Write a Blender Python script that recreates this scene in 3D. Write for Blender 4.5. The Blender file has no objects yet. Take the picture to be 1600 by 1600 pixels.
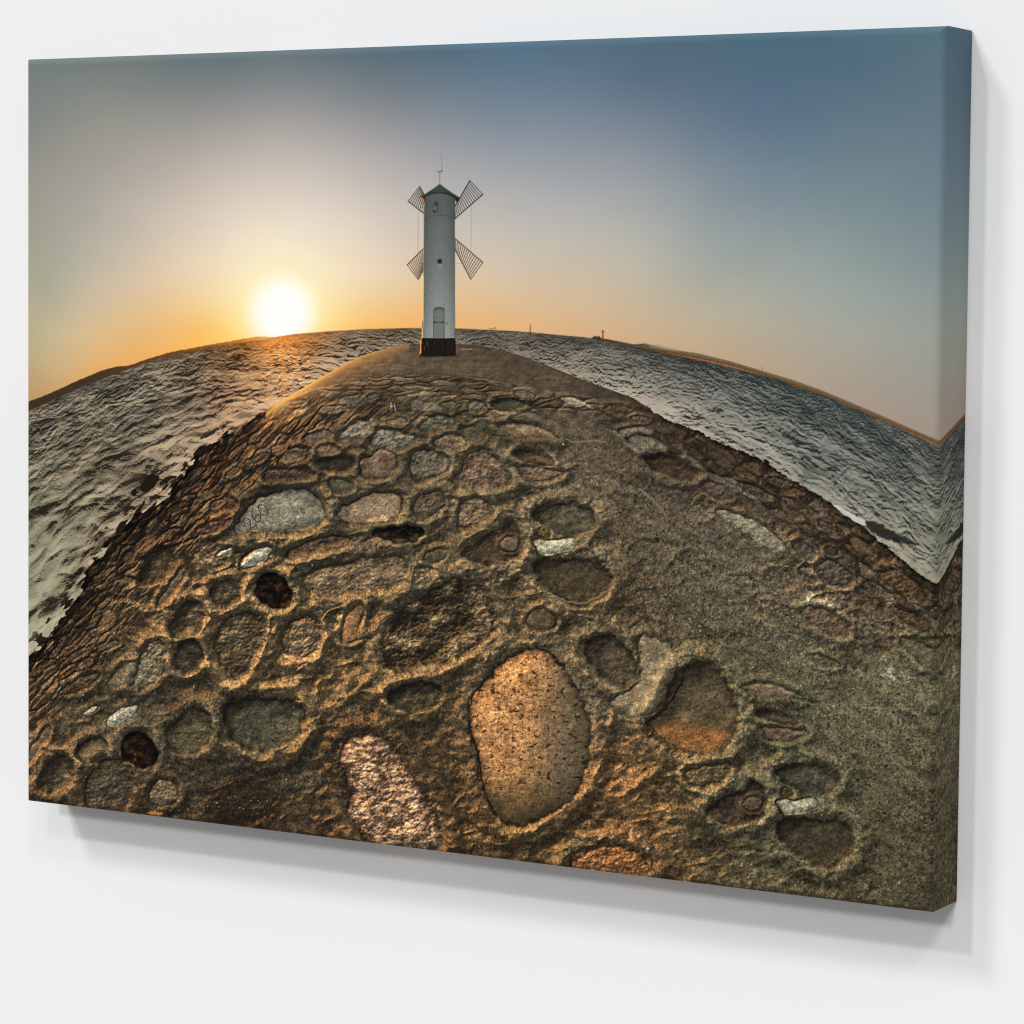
# ------------------------------------------------------------------ the printed picture
# The picture is computed on a grid of NX x NY points of the canvas front.  It is drawn in "plate"
# units (about one unit per millimetre of print); PLATE maps the flat front of the canvas to them.
import numpy as np, math, time
NY = 1100
WID = 1.313513
NX = int(round(NY * WID))
PLATE = np.array([[982.5639382, -0.9871227, 688.8923884], [-48.8546469, -1274.5232754, 705.0484099], [-0.1367025, -0.015629, 1.0]])
gu, gv = np.meshgrid(np.linspace(-WID/2, WID/2, NX), np.linspace(.5, -.5, NY))
def to_plate(u, v):
    q = PLATE
    w = q[2,0]*u + q[2,1]*v + q[2,2]
    return (q[0,0]*u + q[0,1]*v + q[0,2])/w, (q[1,0]*u + q[1,1]*v + q[1,2])/w
INV = np.linalg.inv(PLATE)
def from_plate(x, y):                       # plate units -> grid column, row
    w = INV[2,0]*x + INV[2,1]*y + INV[2,2]
    u = (INV[0,0]*x + INV[0,1]*y + INV[0,2])/w; v = (INV[1,0]*x + INV[1,1]*y + INV[1,2])/w
    return (u + WID/2)/WID*(NX-1), (.5 - v)*(NY-1)
X, Y = to_plate(gu, gv)
X = X.astype(np.float32); Y = Y.astype(np.float32)
rng = np.random.RandomState(7)
TAB = rng.rand(512, 512).astype(np.float32)
GA = (rng.rand(512, 512)*2*math.pi).astype(np.float32); GX = np.cos(GA); GY = np.sin(GA)
def perlin(x, y, seed=0):
    x = x + seed*37.17; y = y + seed*91.73
    xf = np.floor(x); yf = np.floor(y)
    xi = xf.astype(np.int32) & 511; yi = yf.astype(np.int32) & 511
    fx = (x-xf).astype(np.float32); fy = (y-yf).astype(np.float32)
    x1 = (xi+1) & 511; y1 = (yi+1) & 511
    sx = fx*fx*fx*(fx*(fx*6-15)+10); sy = fy*fy*fy*(fy*(fy*6-15)+10)
    a = GX[yi,xi]*fx + GY[yi,xi]*fy; b = GX[yi,x1]*(fx-1) + GY[yi,x1]*fy
    c = GX[y1,xi]*fx + GY[y1,xi]*(fy-1); d = GX[y1,x1]*(fx-1) + GY[y1,x1]*(fy-1)
    a = a + sx*(b-a); c = c + sx*(d-c)
    return (a + sy*(c-a))*1.5
def fbm(x, y, n=4, seed=0, gain=.5):
    r = 0; a = 1; t = 0
    for k in range(n):
        r = r + a*perlin(x*2**k, y*2**k, seed+k*3); t += a; a *= gain
    return r/t*1.3
def white(seed):
    return np.random.RandomState(seed).randn(NY, NX).astype(np.float32)
def sstep(a, b, x):
    t = np.clip((x-a)/(b-a), 0, 1); return t*t*(3-2*t)
_ky = np.fft.fftfreq(NY)[:,None].astype(np.float32); _kx = np.fft.rfftfreq(NX)[None,:].astype(np.float32)
def blur(f, s):
    p = int(3*s)+2
    g = np.pad(f, p, mode='edge')
    ky = np.fft.fftfreq(g.shape[0])[:,None]; kx = np.fft.rfftfreq(g.shape[1])[None,:]
    r = np.fft.irfft2(np.fft.rfft2(g)*np.exp(-2*(math.pi*s)**2*(kx*kx+ky*ky)), g.shape)
    return r[p:-p, p:-p].astype(np.float32)
def worley(x, y, seed=0):                   # F1, F2, cell id
    xi = np.floor(x).astype(np.int32); yi = np.floor(y).astype(np.int32)
    f1 = np.full(x.shape, 9., np.float32); f2 = f1.copy(); cid = np.zeros(x.shape, np.float32)
    for dy in (-1,0,1):
        for dx in (-1,0,1):
            cx = xi+dx; cy = yi+dy
            a = TAB[(cy+seed*13) & 511, (cx+seed*7) & 511]; b = TAB[(cy+seed*29+100) & 511, (cx+seed*3+50) & 511]
            d = np.hypot(cx+.1+.8*a-x, cy+.1+.8*b-y).astype(np.float32)
            n = d < f1
            f2 = np.where(n, f1, np.minimum(f2, d)); cid = np.where(n, TAB[(cy+211) & 511, (cx+77) & 511], cid)
            f1 = np.where(n, d, f1)
    return f1, f2, cid
def tps(pts, sm=0.0):                       # smooth colour field through (x, y, value...) samples
    P = np.array([p[:2] for p in pts], float)/1000; V = np.array([p[2] for p in pts], float)
    if V.ndim == 1: V = V[:,None]
    n = len(P)
    d2 = ((P[:,None]-P[None])**2).sum(-1)
    K = .5*d2*np.log(d2+1e-9) + np.eye(n)*sm
    A = np.zeros((n+3, n+3)); A[:n,:n] = K; A[:n,n] = 1; A[:n,n+1:] = P; A[n:,:n] = A[:n,n:].T
    c = np.linalg.solve(A, np.vstack([V, np.zeros((3, V.shape[1]))]))
    st = 8
    iy = np.unique(np.r_[np.arange(0, NY, st), NY-1]); ix = np.unique(np.r_[np.arange(0, NX, st), NX-1])
    xs = X[np.ix_(iy, ix)]/1000; ys = Y[np.ix_(iy, ix)]/1000
    q = np.stack([xs.ravel(), ys.ravel()], 1)
    d2 = ((q[:,None]-P[None])**2).sum(-1)
    r = (.5*d2*np.log(d2+1e-9)) @ c[:n] + c[n] + q @ c[n+1:]
    r = r.reshape(len(iy), len(ix), -1)
    fy = np.interp(np.arange(NY), iy, np.arange(len(iy))); fx = np.interp(np.arange(NX), ix, np.arange(len(ix)))
    y0 = np.minimum(fy.astype(int), len(iy)-2); x0 = np.minimum(fx.astype(int), len(ix)-2)
    ty = (fy-y0)[:,None,None]; tx = (fx-x0)[None,:,None]
    r = r[y0]*(1-ty) + r[y0+1]*ty
    r = r[:,x0]*(1-tx) + r[:,x0+1]*tx
    return r.astype(np.float32)
def chaikin(p, n=2, closed=True):
    p = np.array(p, float)
    for _ in range(n):
        q = np.roll(p, -1, 0) if closed else p[1:]
        b = p if closed else p[:-1]
        r = np.empty((2*len(b), 2)); r[0::2] = .75*b+.25*q; r[1::2] = .25*b+.75*q
        p = r if closed else np.vstack([p[:1], r, p[-1:]])
    return p
def window(p, m):
    x0, y0 = p.min(0)-m; x1, y1 = p.max(0)+m
    c, r = from_plate(np.array([x0,x1,x0,x1]), np.array([y0,y0,y1,y1]))
    a = max(0, int(r.min())); b = min(NY, int(r.max())+2); cc = max(0, int(c.min())); d = min(NX, int(c.max())+2)
    return (slice(a, b), slice(cc, d)) if b > a and d > cc else None
def seg_dist(px, py, p, closed):
    q = np.roll(p, -1, 0) if closed else p[1:]
    b = p if closed else p[:-1]
    best = np.full(px.shape, 1e9, np.float32)
    for (ax, ay), (bx, by) in zip(b, q):
        dx, dy = bx-ax, by-ay; L = dx*dx+dy*dy+1e-9
        t = np.clip(((px-ax)*dx+(py-ay)*dy)/L, 0, 1)
        best = np.minimum(best, (px-ax-t*dx)**2+(py-ay-t*dy)**2)
    return np.sqrt(best)
def inside(px, py, p):
    c = np.zeros(px.shape, bool); q = np.roll(p, -1, 0)
    for (ax, ay), (bx, by) in zip(p, q):
        if ay == by: continue
        c ^= ((ay > py) != (by > py)) & (px < (bx-ax)*(py-ay)/(by-ay)+ax)
    return c
def sdf(p, m=30, smooth=2, wob=0., ws=9., seed=0):     # signed distance (negative inside) in a window round the outline
    p = chaikin(p, smooth) if smooth else np.array(p, float)
    w = window(p, m)
    if w is None: return None, None
    px, py = X[w], Y[w]
    if wob:
        px = px + wob*perlin(px/ws, py/ws, seed+5); py = py + wob*perlin(px/ws, py/ws, seed+9)
    d = seg_dist(px, py, p, True)
    return w, np.where(inside(px, py, p), -d, d)
def C(*c): return np.array(c, np.float32)
IMG = np.zeros((NY, NX, 3), np.float32)
LAB = np.zeros((NY, NX), np.int32)           # which printed part each point belongs to
def lay(w, cov, col, lab=None):
    IMG[w] += (np.asarray(col, np.float32)-IMG[w])*cov[..., None]
    if lab is not None: LAB[w][cov > .5] = lab
def poly(p, col, lab=None, smooth=0, aa=.6, alpha=1., wob=0.):
    w, d = sdf(p, 4, smooth, wob)
    if w is None: return
    lay(w, sstep(aa, -aa, d)*alpha, col, lab)
def line(p, width, col, alpha=1., lab=None, closed=False, smooth=0, soft=.5, wob=0., ws=8.):
    p = np.array(p, float)
    if smooth: p = chaikin(p, smooth, closed)
    w = window(p, width+4)
    if w is None: return
    px, py = X[w], Y[w]
    if wob: px, py = px+wob*perlin(px/ws, py/ws, 3), py+wob*perlin(px/ws, py/ws, 4)
    d = seg_dist(px, py, p, closed)
    cov = sstep(width/2+soft, width/2-soft, d)*min(1, alpha)
    lay(w, cov, col, lab)
SKY, SUN, SEA, COAST, MOLE, BEACON, BUOY, SHIP, PIER, TOWER, ROOF, BASE, DOOR, WINDOW, SAIL0 = range(15)
MAST = 19; WINDOW2 = 20; STONE0 = 30
# ------------------------------------------------------------------ sky
sky = tps([
 (318,114,(112,122,124)),(318,225,(172,164,156)),(318,318,(205,192,178)),(318,410,(228,205,178)),(318,456,(238,203,152)),(318,502,(244,196,118)),(438,225,(182,174,168)),(438,318,(215,202,190)),(438,392,(238,222,203)),(595,114,(104,118,126)),(595,179,(140,142,145)),(595,225,(165,162,162)),(595,318,(200,190,180)),(595,410,(225,205,180)),(595,456,(232,202,162)),(595,493,(243,190,114)),(780,114,(98,120,138)),(780,179,(122,135,148)),(780,271,(165,166,168)),(780,364,(196,188,178)),(780,438,(215,195,165)),(780,493,(226,182,133)),(965,484,(205,182,150)),(965,514,(209,175,137)),(1150,484,(180,174,155)),(1150,549,(186,165,138)),(1335,456,(152,163,158)),(1335,549,(168,162,148)),(1335,614,(165,152,138)),(1455,502,(150,156,148)),(1455,641,(158,148,136)),(225,544,(232,176,104)),(318,521,(248,186,98)),(502,512,(252,194,108)),(614,507,(246,184,106)),(1010,62,(84,108,122)),(1010,110,(86,107,126)),(1010,180,(112,126,142)),(1010,250,(140,148,155)),(1010,330,(166,168,166)),(1010,410,(184,180,166)),(1150,55,(78,106,120)),(1150,95,(80,106,124)),(1200,150,(88,111,131)),(1200,200,(98,118,137)),(1200,250,(109,129,144)),(1150,320,(136,148,153)),(1200,380,(148,157,156)),(1120,420,(160,166,158)),(1350,50,(80,108,122)),(1350,120,(84,109,126)),(1350,200,(101,122,133)),(1350,300,(119,137,143)),(1350,400,(138,152,150)),(1465,50,(86,112,125)),(1465,150,(96,116,130)),(1465,250,(107,127,138)),(1465,350,(120,136,143)),(1465,420,(132,145,147)),(45,100,(112,124,124)),(150,105,(118,126,124)),(60,200,(136,138,132)),(150,200,(150,148,140)),(50,300,(156,153,142)),(130,300,(166,161,151)),(46,450,(178,167,140)),(70,450,(165,166,146)),(150,450,(200,186,160)),(48,560,(190,172,130)),(250,546,(244,184,110)),(330,527,(250,190,86)),(90,560,(204,180,136)),(46,618,(186,150,104)),(150,565,(228,176,112)),(130,520,(216,190,146))], 2e-3)
rs = np.hypot((X-441)/1.0, (Y-487)/1.04)
k = np.exp(-(rs/95)**2)[...,None]; sky += (C(255,226,120)-sky)*np.clip(k*.6*sstep(430,510,Y)[...,None],0,1)
k = np.exp(-(rs/150)**2)[...,None]; sky += (C(255,240,208)-sky)*k*.6*sstep(520,430,Y)[...,None]
k = np.exp(-(rs/74)**2)[...,None]; sky += (C(255,248,196)-sky)*np.clip(k*1.1,0,1)
k = sstep(70,24,rs)[...,None]; sky += (C(255,254,250)-sky)*k
sky += fbm(X/90, Y/60, 2, 3)[...,None]*1.2
IMG[:] = sky
LAB[rs < 52] = SUN
# a dark band of the folded edge along the top
# ------------------------------------------------------------------ sea
hz = np.array([(20,650),(40,641),(90,620),(140,597),(200,575),(265,554),(340,539),(415,529),(460,522),(509,518),(565,514.5),(640,512.5),(712,513),(800,517),(827,519),(925,528),(940,532),(1015,546),(1090,561),(1140,573),(1215,592),(1295,620),(1370,652),(1440,684),(1467,696),(1500,712)], float)
dep = Y - np.interp(X, hz[:,0], hz[:,1])
dep -= dep*0
xl = X < 690
# distance along / across the swell: rings round a centre each side
def ring(cx, cy):
    r = np.hypot(X-cx, Y-cy); a = np.arctan2(X-cx, cy-Y)
    return a*700, -r
sl, rl = ring(455, 1330); sr, rr = ring(860, 1420)
wx = 9*fbm(X/60, Y/60, 2, 21); wy = 5*fbm(X/40, Y/40, 2, 25)
S_ = np.where(xl, sl, sr) + wx; R_ = np.where(xl, rl, rr) + wy
AS = np.where(xl, 4.6, 3.2).astype(np.float32)
hw = np.zeros_like(X); el = np.zeros_like(X); tot = np.zeros_like(X)
sz = np.where(xl, 1.15 + .056*np.maximum(dep,0), 1.1 + .026*np.maximum(dep,0))
for kx in range(6):
    s = 1.0*1.7**kx
    wgt = np.exp(-(np.log(sz/s)/.7)**2)
    hw += wgt*s*((1-np.abs(perlin(S_/(s*AS), R_/(s*1.9), 40+kx*5))*1.6) + .8*perlin(S_/(s*1.9)+.25*R_/s, R_/(s*1.1), 60+kx*5))
    el += wgt*(perlin(S_/(s*13), R_/(s*2.6), 240+kx*5) + .6*perlin(S_/(s*5), R_/(s*1.3), 270+kx*5)); tot += wgt
hw /= np.maximum(tot, 1e-4); el /= np.maximum(tot, 1e-4)
hw += np.minimum(sz,5)*(.36*(1-np.abs(fbm(S_/6., R_/3.2, 3, 90))*1.5))
slope = np.gradient(hw, axis=0)*(NX/1427.)
wave = np.clip(slope/(np.sqrt(blur(slope*slope, 40))+1e-4), -2.2, 2.)*.42
fine = fbm(S_/np.where(xl,4.5,3.4), R_/np.where(xl,1.9,1.5), 3, 101)
mid = fbm(S_/110, R_/20, 3, 97)
wave = wave + 1.25*el + .45*mid + .32*fine + .06
sea = tps([
 (45,650,(96,92,80)),(250,580,(104,94,80)),(400,548,(150,102,60)),(440,540,(182,116,60)),(480,535,(150,104,66)),(100,650,(92,88,76)),(300,640,(116,101,83)),(400,600,(178,132,95)),(460,575,(175,126,88)),(60,750,(104,102,86)),(200,750,(130,118,96)),
 (300,690,(166,141,113)),(350,655,(190,150,115)),(45,850,(142,138,113)),(150,800,(140,131,106)),(45,960,(152,146,120)),(110,900,(142,131,106)),(600,530,(112,99,84)),(560,552,(150,132,114)),(520,560,(165,138,112)),
 (750,530,(100,91,78)),(850,545,(118,108,95)),(1000,575,(108,104,94)),(1000,612,(168,158,142)),(900,580,(148,138,122)),(1150,620,(88,91,86)),(1150,672,(150,146,132)),(1250,640,(80,86,82)),(1350,690,(82,87,82)),(1300,755,(120,122,112)),(1400,760,(98,101,93)),(1440,850,(140,140,118)),(1370,815,(140,140,124)),(1450,720,(82,86,80)),(1460,890,(132,134,112)),(1080,595,(92,92,86))])
lum = sea.mean(-1, keepdims=True)
con = np.where(xl, .50, .44)*(1-.45*np.exp(-np.maximum(dep,0)/14))
v = np.tanh(1.5*wave)
bright = np.clip(sstep(.15, 1.0, v)*(.7+.5*sstep(-.4,.5,mid)) + .35*np.minimum(fine,0), 0, 1); dark = sstep(-.05, -.9, v)
hl = np.where(xl[...,None], C(230,204,166)+0*sea, C(196,192,176)+0*sea)
ksun = np.exp(-((X-450)/85)**2-((Y-600)/85)**2)[...,None]
kbl = (sstep(330,90,X)*sstep(720,860,Y))[...,None]; hl = hl + (C(196,192,160)-hl)*kbl; hl = hl + (C(255,196,140)-hl)*np.clip(ksun*1.3,0,1)
dk = np.where(xl[...,None], C(42,37,27)+0*sea, C(36,40,39)+0*sea)
glow = np.exp(-((X-445)/130)**2)*sstep(120,20,dep)*xl
dk = dk + (C(92,50,22)-dk)*np.clip(glow*.55,0,1)[...,None]
out = sea*.94 + (hl-sea)*(bright*con*np.where(xl,1.15,1.0))[...,None] + (dk-sea)*np.clip(dark*con*np.where(xl,2.5,2.0),0,.95)[...,None]
# larger swell faces and foam
sw = fbm(S_/70, R_/15, 3, 130)
out += (dk*1.15-out)*(np.clip(sstep(.2,.6,sw)*sstep(45,110,dep)*np.where(xl,.5,.4),0,1))[...,None]
out += (hl-out)*(np.clip(sstep(.2,.6,-sw)*sstep(25,90,dep)*.35,0,1))[...,None]
fo = fbm(S_/26, R_/5, 4, 150)
shL = np.array([(640,537),(602,545),(565,556),(527,575),(494,594),(460,614),(424,637),(396,652),(365,672),(332,694),(305,712),(292,735),(280,752),(265,775),(240,792),(215,803),(200,822),(170,837),(160,867),(132,892),(132,912),(112,948),(90,975),(78,995),(65,1015),(35,1030)], float)
shR = np.array([(713,537),(750,540),(775,545),(800,551),(845,567),(915,595),(990,622),(1015,639),(1040,655),(1090,672),(1120,690),(1165,707),(1195,722),(1225,742),(1260,762),(1300,787),(1350,822),(1370,842),(1407,872),(1440,900),(1468,915),(1500,925)], float)
pier_out = np.vstack([shL[::-1], shR, [(1520,1500),(0,1500),(0,1040)]])
dshore = seg_dist(X, Y, np.vstack([shL[::-1], shR]), False)
shore = np.exp(-dshore/16)
out += (C(205,178,150)*np.where(xl,1,.9)[...,None]-out)*(np.clip(shore*1.0*sstep(-.05,.4,fo),0,.6)*sstep(30,70,dep))[...,None]
# sun track and rays
sp = sstep(.05,.6,fbm(S_/14,R_/3.0,3,170))*np.exp(-((X-436)/(26+.25*np.maximum(dep,0)))**2)*sstep(170,10,dep)*sstep(0,6,dep)
out += (C(255,190,112)-out)*(sp*1.)[...,None]
gl = sstep(.12,.42,fbm(S_/8,R_/2.0,3,177)+.35*mid)*np.exp(-((X-438-.25*dep)/(24+.42*np.maximum(dep,0)))**2)*sstep(1,6,dep)*sstep(190,60,dep)*xl
out += (C(255,218,156)-out)*np.clip(gl*.85,0,.9)[...,None]
al_ = (X*.72-Y*.69); ac_ = (X*.69+Y*.72)
fm = sstep(-.05,.3,fbm(al_/22,ac_/8,4,181))*sstep(30,6,dshore)*sstep(640,700,Y)*(X<420)
out += (C(206,186,160)-out)*np.clip(fm*.35,0,1)[...,None]
rk = sstep(.06,.34,fbm(al_/24,ac_/9,3,185)-.004*dshore)*sstep(40,10,dshore)*sstep(640,690,Y)*(X<420)
out += (C(32,25,18)*(1+.6*fbm(X/5,Y/4,2,187))[...,None]-out)*np.clip(rk,0,1)[...,None]
for ang, st, L in ((-38,.4,60),(-22,.6,70),(-12,.42,55),(4,.55,95),(22,.35,80),(40,.32,70)):
    a = math.radians(ang); ax = X-437; ay = Y-505
    al = ax*math.sin(a)+ay*math.cos(a); ac = ax*math.cos(a)-ay*math.sin(a)
    r = np.exp(-(ac/(1.5+al*.03))**2)*np.clip(1-al/L/1.5,0,1)*sstep(14,24,al)*st*1.6
    out += (C(255,160,70)-out)*np.clip(r,0,1)[...,None]
k = np.exp(-((X-437)/62)**2-((Y-520)/26)**2)[...,None]*.7; out += (C(240,140,55)-out)*k
msea = sstep(-.7,.7,dep)[...,None]
IMG += (out-IMG)*msea
LAB[dep > 0] = SEA
# ------------------------------------------------------------------ far shores and marks at sea
coast = [(30,634),(40,629),(65,620),(90,609),(106,602),(122,594),(140,587),(155,580.5),(172,575),(186,572),(199,572),(214,567),(230,561),(250,555),(272,548.5),(296,545),(322,539.5),(350,535),(377,530),(395,527),(407,525.5),(420,526.5),(432,526),(415,530),(340,540),(265,555.5),(200,577),(140,599),(90,622),(40,644),(28,650)]
w, d = sdf(coast, 4, 1, .6, 5)
cc = np.stack([np.interp(X, [40,150,250,330,380,430], q) for q in ((60,68,98,146,204,250),(46,50,64,88,128,190),(34,34,36,40,46,90))], -1).astype(np.float32)
lay(w, sstep(.6,-.6,d), (cc+6*fbm(X/5,Y/3,2,8)[...,None])[w], COAST)
mole = [(925,526.5),(932,528),(950,530),(990,538),(1007,536.5),(1040,544.5),(1090,552),(1140,564),(1195,580.5),(1240,594),(1282,609),(1330,629),(1370,646),(1420,668),(1467,688.5),(1500,703),(1500,712),(1467,697),(1440,685),(1370,653),(1295,621),(1215,593),(1140,573.5),(1090,562),(1015,547),(940,532.5),(925,529)]
hm = Y - np.interp(X, [925,990,1040,1090,1140,1195,1282,1370,1467,1500], [528,539.5,545.5,554,565,581,610,647,689,703])
w, d = sdf(mole, 4, 0)
mc = np.where((hm<2.2)[...,None], C(104,98,80), C(112,72,36)) ; mc = np.where((hm>6.2)[...,None], C(150,104,84), mc)
mc = mc + 12*perlin(X/6,Y/2,4)[...,None]; mc = mc*np.interp(X,[925,980,1050],[.5,.7,1.])[...,None]
lay(w, sstep(.6,-.6,d), mc[w], MOLE)
for x, h in ((1007,5),(1026,6),(1191,9),(1100,3)):
    line([(x, np.interp(x,[1007,1191],[540,581])), (x, np.interp(x,[1007,1191],[540,581])-h)], .5, C(105,90,78), .7)
poly([(1015,538),(1030,538.5),(1062,547),(1062,550),(1015,543)], C(150,140,120), MOLE, alpha=.5)
poly([(940.6,530),(941,520),(940,519),(940,516),(943.6,516),(943.6,519),(942.8,520),(943.6,530.5)], C(128,62,42), BEACON, aa=.5)
poly([(926,527),(930,524.5),(933,526),(936,524.5),(940,529),(933,529.5)], C(66,50,38), MOLE)
line([(828.4,509),(828.4,524)], 1.5, C(52,46,36), 1, BUOY); poly([(826.3,521),(830.7,521),(830.6,525.5),(826.2,525.5)], C(78,84,34), BUOY); line([(828.5,506),(828.5,511)], .7, C(60,52,42), .8)
poly([(764,513.5),(764.5,512.5),(771,513),(772.5,510.8),(775,511.4),(776,514.5),(765,514.8)], C(165,118,82), SHIP, alpha=.8)
poly([(569,474),(571,472.8),(572.5,473.6),(571,474.2)], C(190,140,90), alpha=.6)
# ------------------------------------------------------------------ the stone pier: height, colour, then light
PIERM = inside(X, Y, pier_out)
sdP = np.where(PIERM, -dshore, dshore)
HT = np.zeros((NY, NX), np.float32)
ALB = tps([
 (660,548,(92,72,52)),(560,570,(120,84,50)),(500,600,(118,84,54)),(440,628,(150,96,54)),(620,575,(98,76,54)),(760,560,(82,66,50)),(860,590,(82,66,50)),(960,622,(74,58,44)),
 (700,600,(90,76,54)),(560,640,(84,66,46)),(430,690,(78,56,38)),(330,760,(74,52,34)),(240,830,(66,46,30)),(180,900,(72,54,34)),(110,990,(76,55,34)),(60,1080,(80,58,34)),(60,1220,(88,62,34)),
 (640,700,(84,70,48)),(560,760,(82,66,44)),(480,880,(78,66,42)),(360,880,(84,68,44)),(300,960,(96,70,40)),(250,1100,(76,63,42)),(150,1130,(78,65,42)),(330,1160,(78,64,40)),(420,1080,(86,66,38)),
 (560,980,(92,70,42)),(520,1060,(98,72,40)),(480,1200,(66,54,36)),(600,1000,(80,64,40)),(700,1080,(84,66,38)),(700,1200,(78,56,30)),(760,1320,(86,60,30)),(960,1100,(94,78,54)),(980,1200,(106,72,36)),(900,1330,(78,60,34)),(560,1300,(78,52,28)),(250,1250,(66,50,30)),
 (760,760,(92,78,52)),(860,700,(98,82,60)),(950,720,(94,78,58)),(1000,800,(90,75,54)),(1100,880,(92,80,60)),(900,900,(92,74,48)),(1000,960,(84,68,44)),(1100,980,(84,74,50)),(760,960,(88,72,46)),(820,980,(92,74,46)),
 (1100,720,(84,64,46)),(1200,770,(82,64,46)),(1300,840,(86,66,46)),(1400,920,(88,68,46)),(1460,960,(82,66,44)),(1250,950,(96,82,60)),(1350,1000,(92,78,54)),(1460,1060,(108,98,66)),
 (1150,1010,(84,74,50)),(1250,1040,(92,84,58)),(1350,1110,(94,84,58)),(1450,1180,(90,80,54)),(1200,1170,(86,78,52)),(1350,1230,(88,78,52)),(1450,1330,(82,70,46)),(1150,1330,(82,72,46)),(1080,1250,(88,72,44)),(1250,1380,(84,74,48)),(1420,1400,(78,68,44)),(1040,1360,(92,66,34))], 1e-4)
_l = ALB.mean(-1, keepdims=True); ALB = _l + (ALB-_l)*np.interp(X, [300,640,900,1200], [.76,.76,.80,.84])[...,None].astype(np.float32)
SUNK = tps([(440,630,1.),(560,600,.6),(330,740,.9),(200,860,1.),(60,1000,1.),(60,1220,1.25),(300,960,1.5),(250,1100,.55),(420,1050,1.5),(540,1050,1.4),(460,1180,1.1),(560,800,.55),(700,700,.5),(900,700,.42),(1000,800,.3),(1200,800,.5),(1400,950,.45),(860,1130,.62),(730,1010,1.),(700,1250,1.2),(980,1200,1.2),(1000,1350,1.2),(1100,1050,.7),(1200,1150,.35),(1300,1300,.35),(1450,1300,.3),(620,1180,.85),(900,930,.6)])[...,0]
smoothzone = np.zeros((NY, NX), np.float32)
def zone(p, soft=10):
    global smoothzone
    w, d = sdf(p, soft+6, 1); smoothzone[w] = np.maximum(smoothzone[w], sstep(soft, -soft, d))
zone([(560,540),(640,530),(760,534),(860,562),(1030,640),(1010,642),(940,624),(870,614),(800,600),(740,592),(700,587),(590,587),(540,600),(470,614),(420,645),(410,640),(470,595)], 3)
zone([(850,650),(930,668),(985,710),(1090,800),(1180,850),(1230,900),(1290,960),(1330,1010),(1440,1060),(1480,1120),(1500,1440),(1390,1440),(1330,1240),(1260,1160),(1180,1040),(1110,1010),(1020,1000),(960,900),(935,800),(900,740)], 22)
# far cobbles: rows of stones that flatten towards the tower and towards the water
sL = np.where(X < 690, dshore, 999.); 
a1 = (X*.72-Y*.69)
hx = X+6*fbm(X/30,Y/20,2,201); hy = Y+4*fbm(X/30,Y/20,2,205)
f1, f2, id1 = worley(hx/38, 5.2*np.log(np.maximum(hy-545,8)/8)*1.55+hx*.0, 1)
g1, g2, id2 = worley((hx*.70-hy*.71)/36, (hx*.71+hy*.70)/(13), 2)
e1, e2, id3 = worley((hx*.80+hy*.60)/40, (-hx*.60+hy*.80)/13, 3)
mt = sstep(725,650,Y+.0004*(X-690)**2)*sstep(-4,-14,sdP)
ml = sstep(120,70,dshore+.16*(Y-640)*0)*(X<690)*sstep(610,650,Y)
mr = sstep(95,45,dshore)*(X>690)*sstep(640,680,Y)
mr *= sstep(1500,1440,X)
cell = np.zeros_like(X); cid = np.zeros_like(X)
for m, a, b, i in ((mt,f1,f2,id1),(ml,g1,g2,id2),(mr,e1,e2,id3)):
    cell = cell*(1-m) + sstep(.0,.42,b-a)*m; cid = np.where(m>.5, i, cid)
far = np.clip(np.maximum(np.maximum(mt, ml), mr),0,1)*(1-smoothzone)
HT += cell*far*np.interp(Y,[590,660,760],[1.8,3.0,4.0])*(.3+.9*np.clip(.5+1.3*fbm(X/45,Y/35,2,209),0,1))
ALB *= (1 + far*((cid-.5)*.5-.08))[...,None]
ALB += (ALB.mean(-1,keepdims=True)*C(1.08,1.02,.9)-ALB)*(far*sstep(.6,.95,cid)*.6)[...,None]
OCC = np.ones((NY, NX), np.float32)
OCC *= 1-.16*far*sstep(.42,.0,cell)
HT += far*(X<690)*sstep(560,680,Y)*2.6*fbm((X*.72-Y*.69)/34,(X*.69+Y*.72)/9,3,212)+far*(X>=690)*1.6*fbm((X*.82+Y*.57)/34,(-X*.57+Y*.82)/10,3,213)
# mortar: undulating, sandy
flow = fbm(X/75, Y/60, 3, 220); rid = 1-np.abs(fbm(X/62+.3*flow, Y/46, 3, 224))*2.2
near = (1-far)*(1-smoothzone)
HT += smoothzone*sstep(640,760,Y)*(2.6*fbm((X*.83+Y*.56)/70,(-X*.56+Y*.83)/26,3,221)+1.4*(1-np.abs(fbm((X*.83+Y*.56)/110,(-X*.56+Y*.83)/30,2,223))*3))
HT += near*(4.5*flow + 3.6*np.clip(rid,-.2,1) + 1.0*fbm(X/17,Y/13,2,228)) + smoothzone*(2.0*flow + .7*fbm(X/12,Y/9,3,232))
HT += (1-.6*smoothzone)*.34*fbm(X/5.5,Y/4.5,2,236)
ALB *= (1+.16*fbm(X/40,Y/30,3,240)*(1-.3*smoothzone))[...,None]
# ------------------------------------------------------------------ stones
T3=(340,560,.25); T5=(340,880,.25); T2=(40,800,.25); T6=(680,960,.25); T4=(700,660,.25); T1=(740,460,.25); T7=(1020,740,.3125); T8=(960,1000,.3375); TZ=(40,1000,.1875); T0=(40,500,.25)
ST = []
def st(t, kind, col, pts, name='stone'):
    f = [float(q) for q in pts.replace(';',',').split(',')]
    ST.append([kind, col, [(t[0]+t[2]*f[i], t[1]+t[2]*f[i+1]) for i in range(0, len(f), 2)], name])
    return ST[-1]
def again(items, dx, dy, mul=1.):
    for k, c, p, n in items:
        ST.append([k, tuple(q*mul for q in c), [(x+dx, y+dy) for x, y in p], n])
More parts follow.
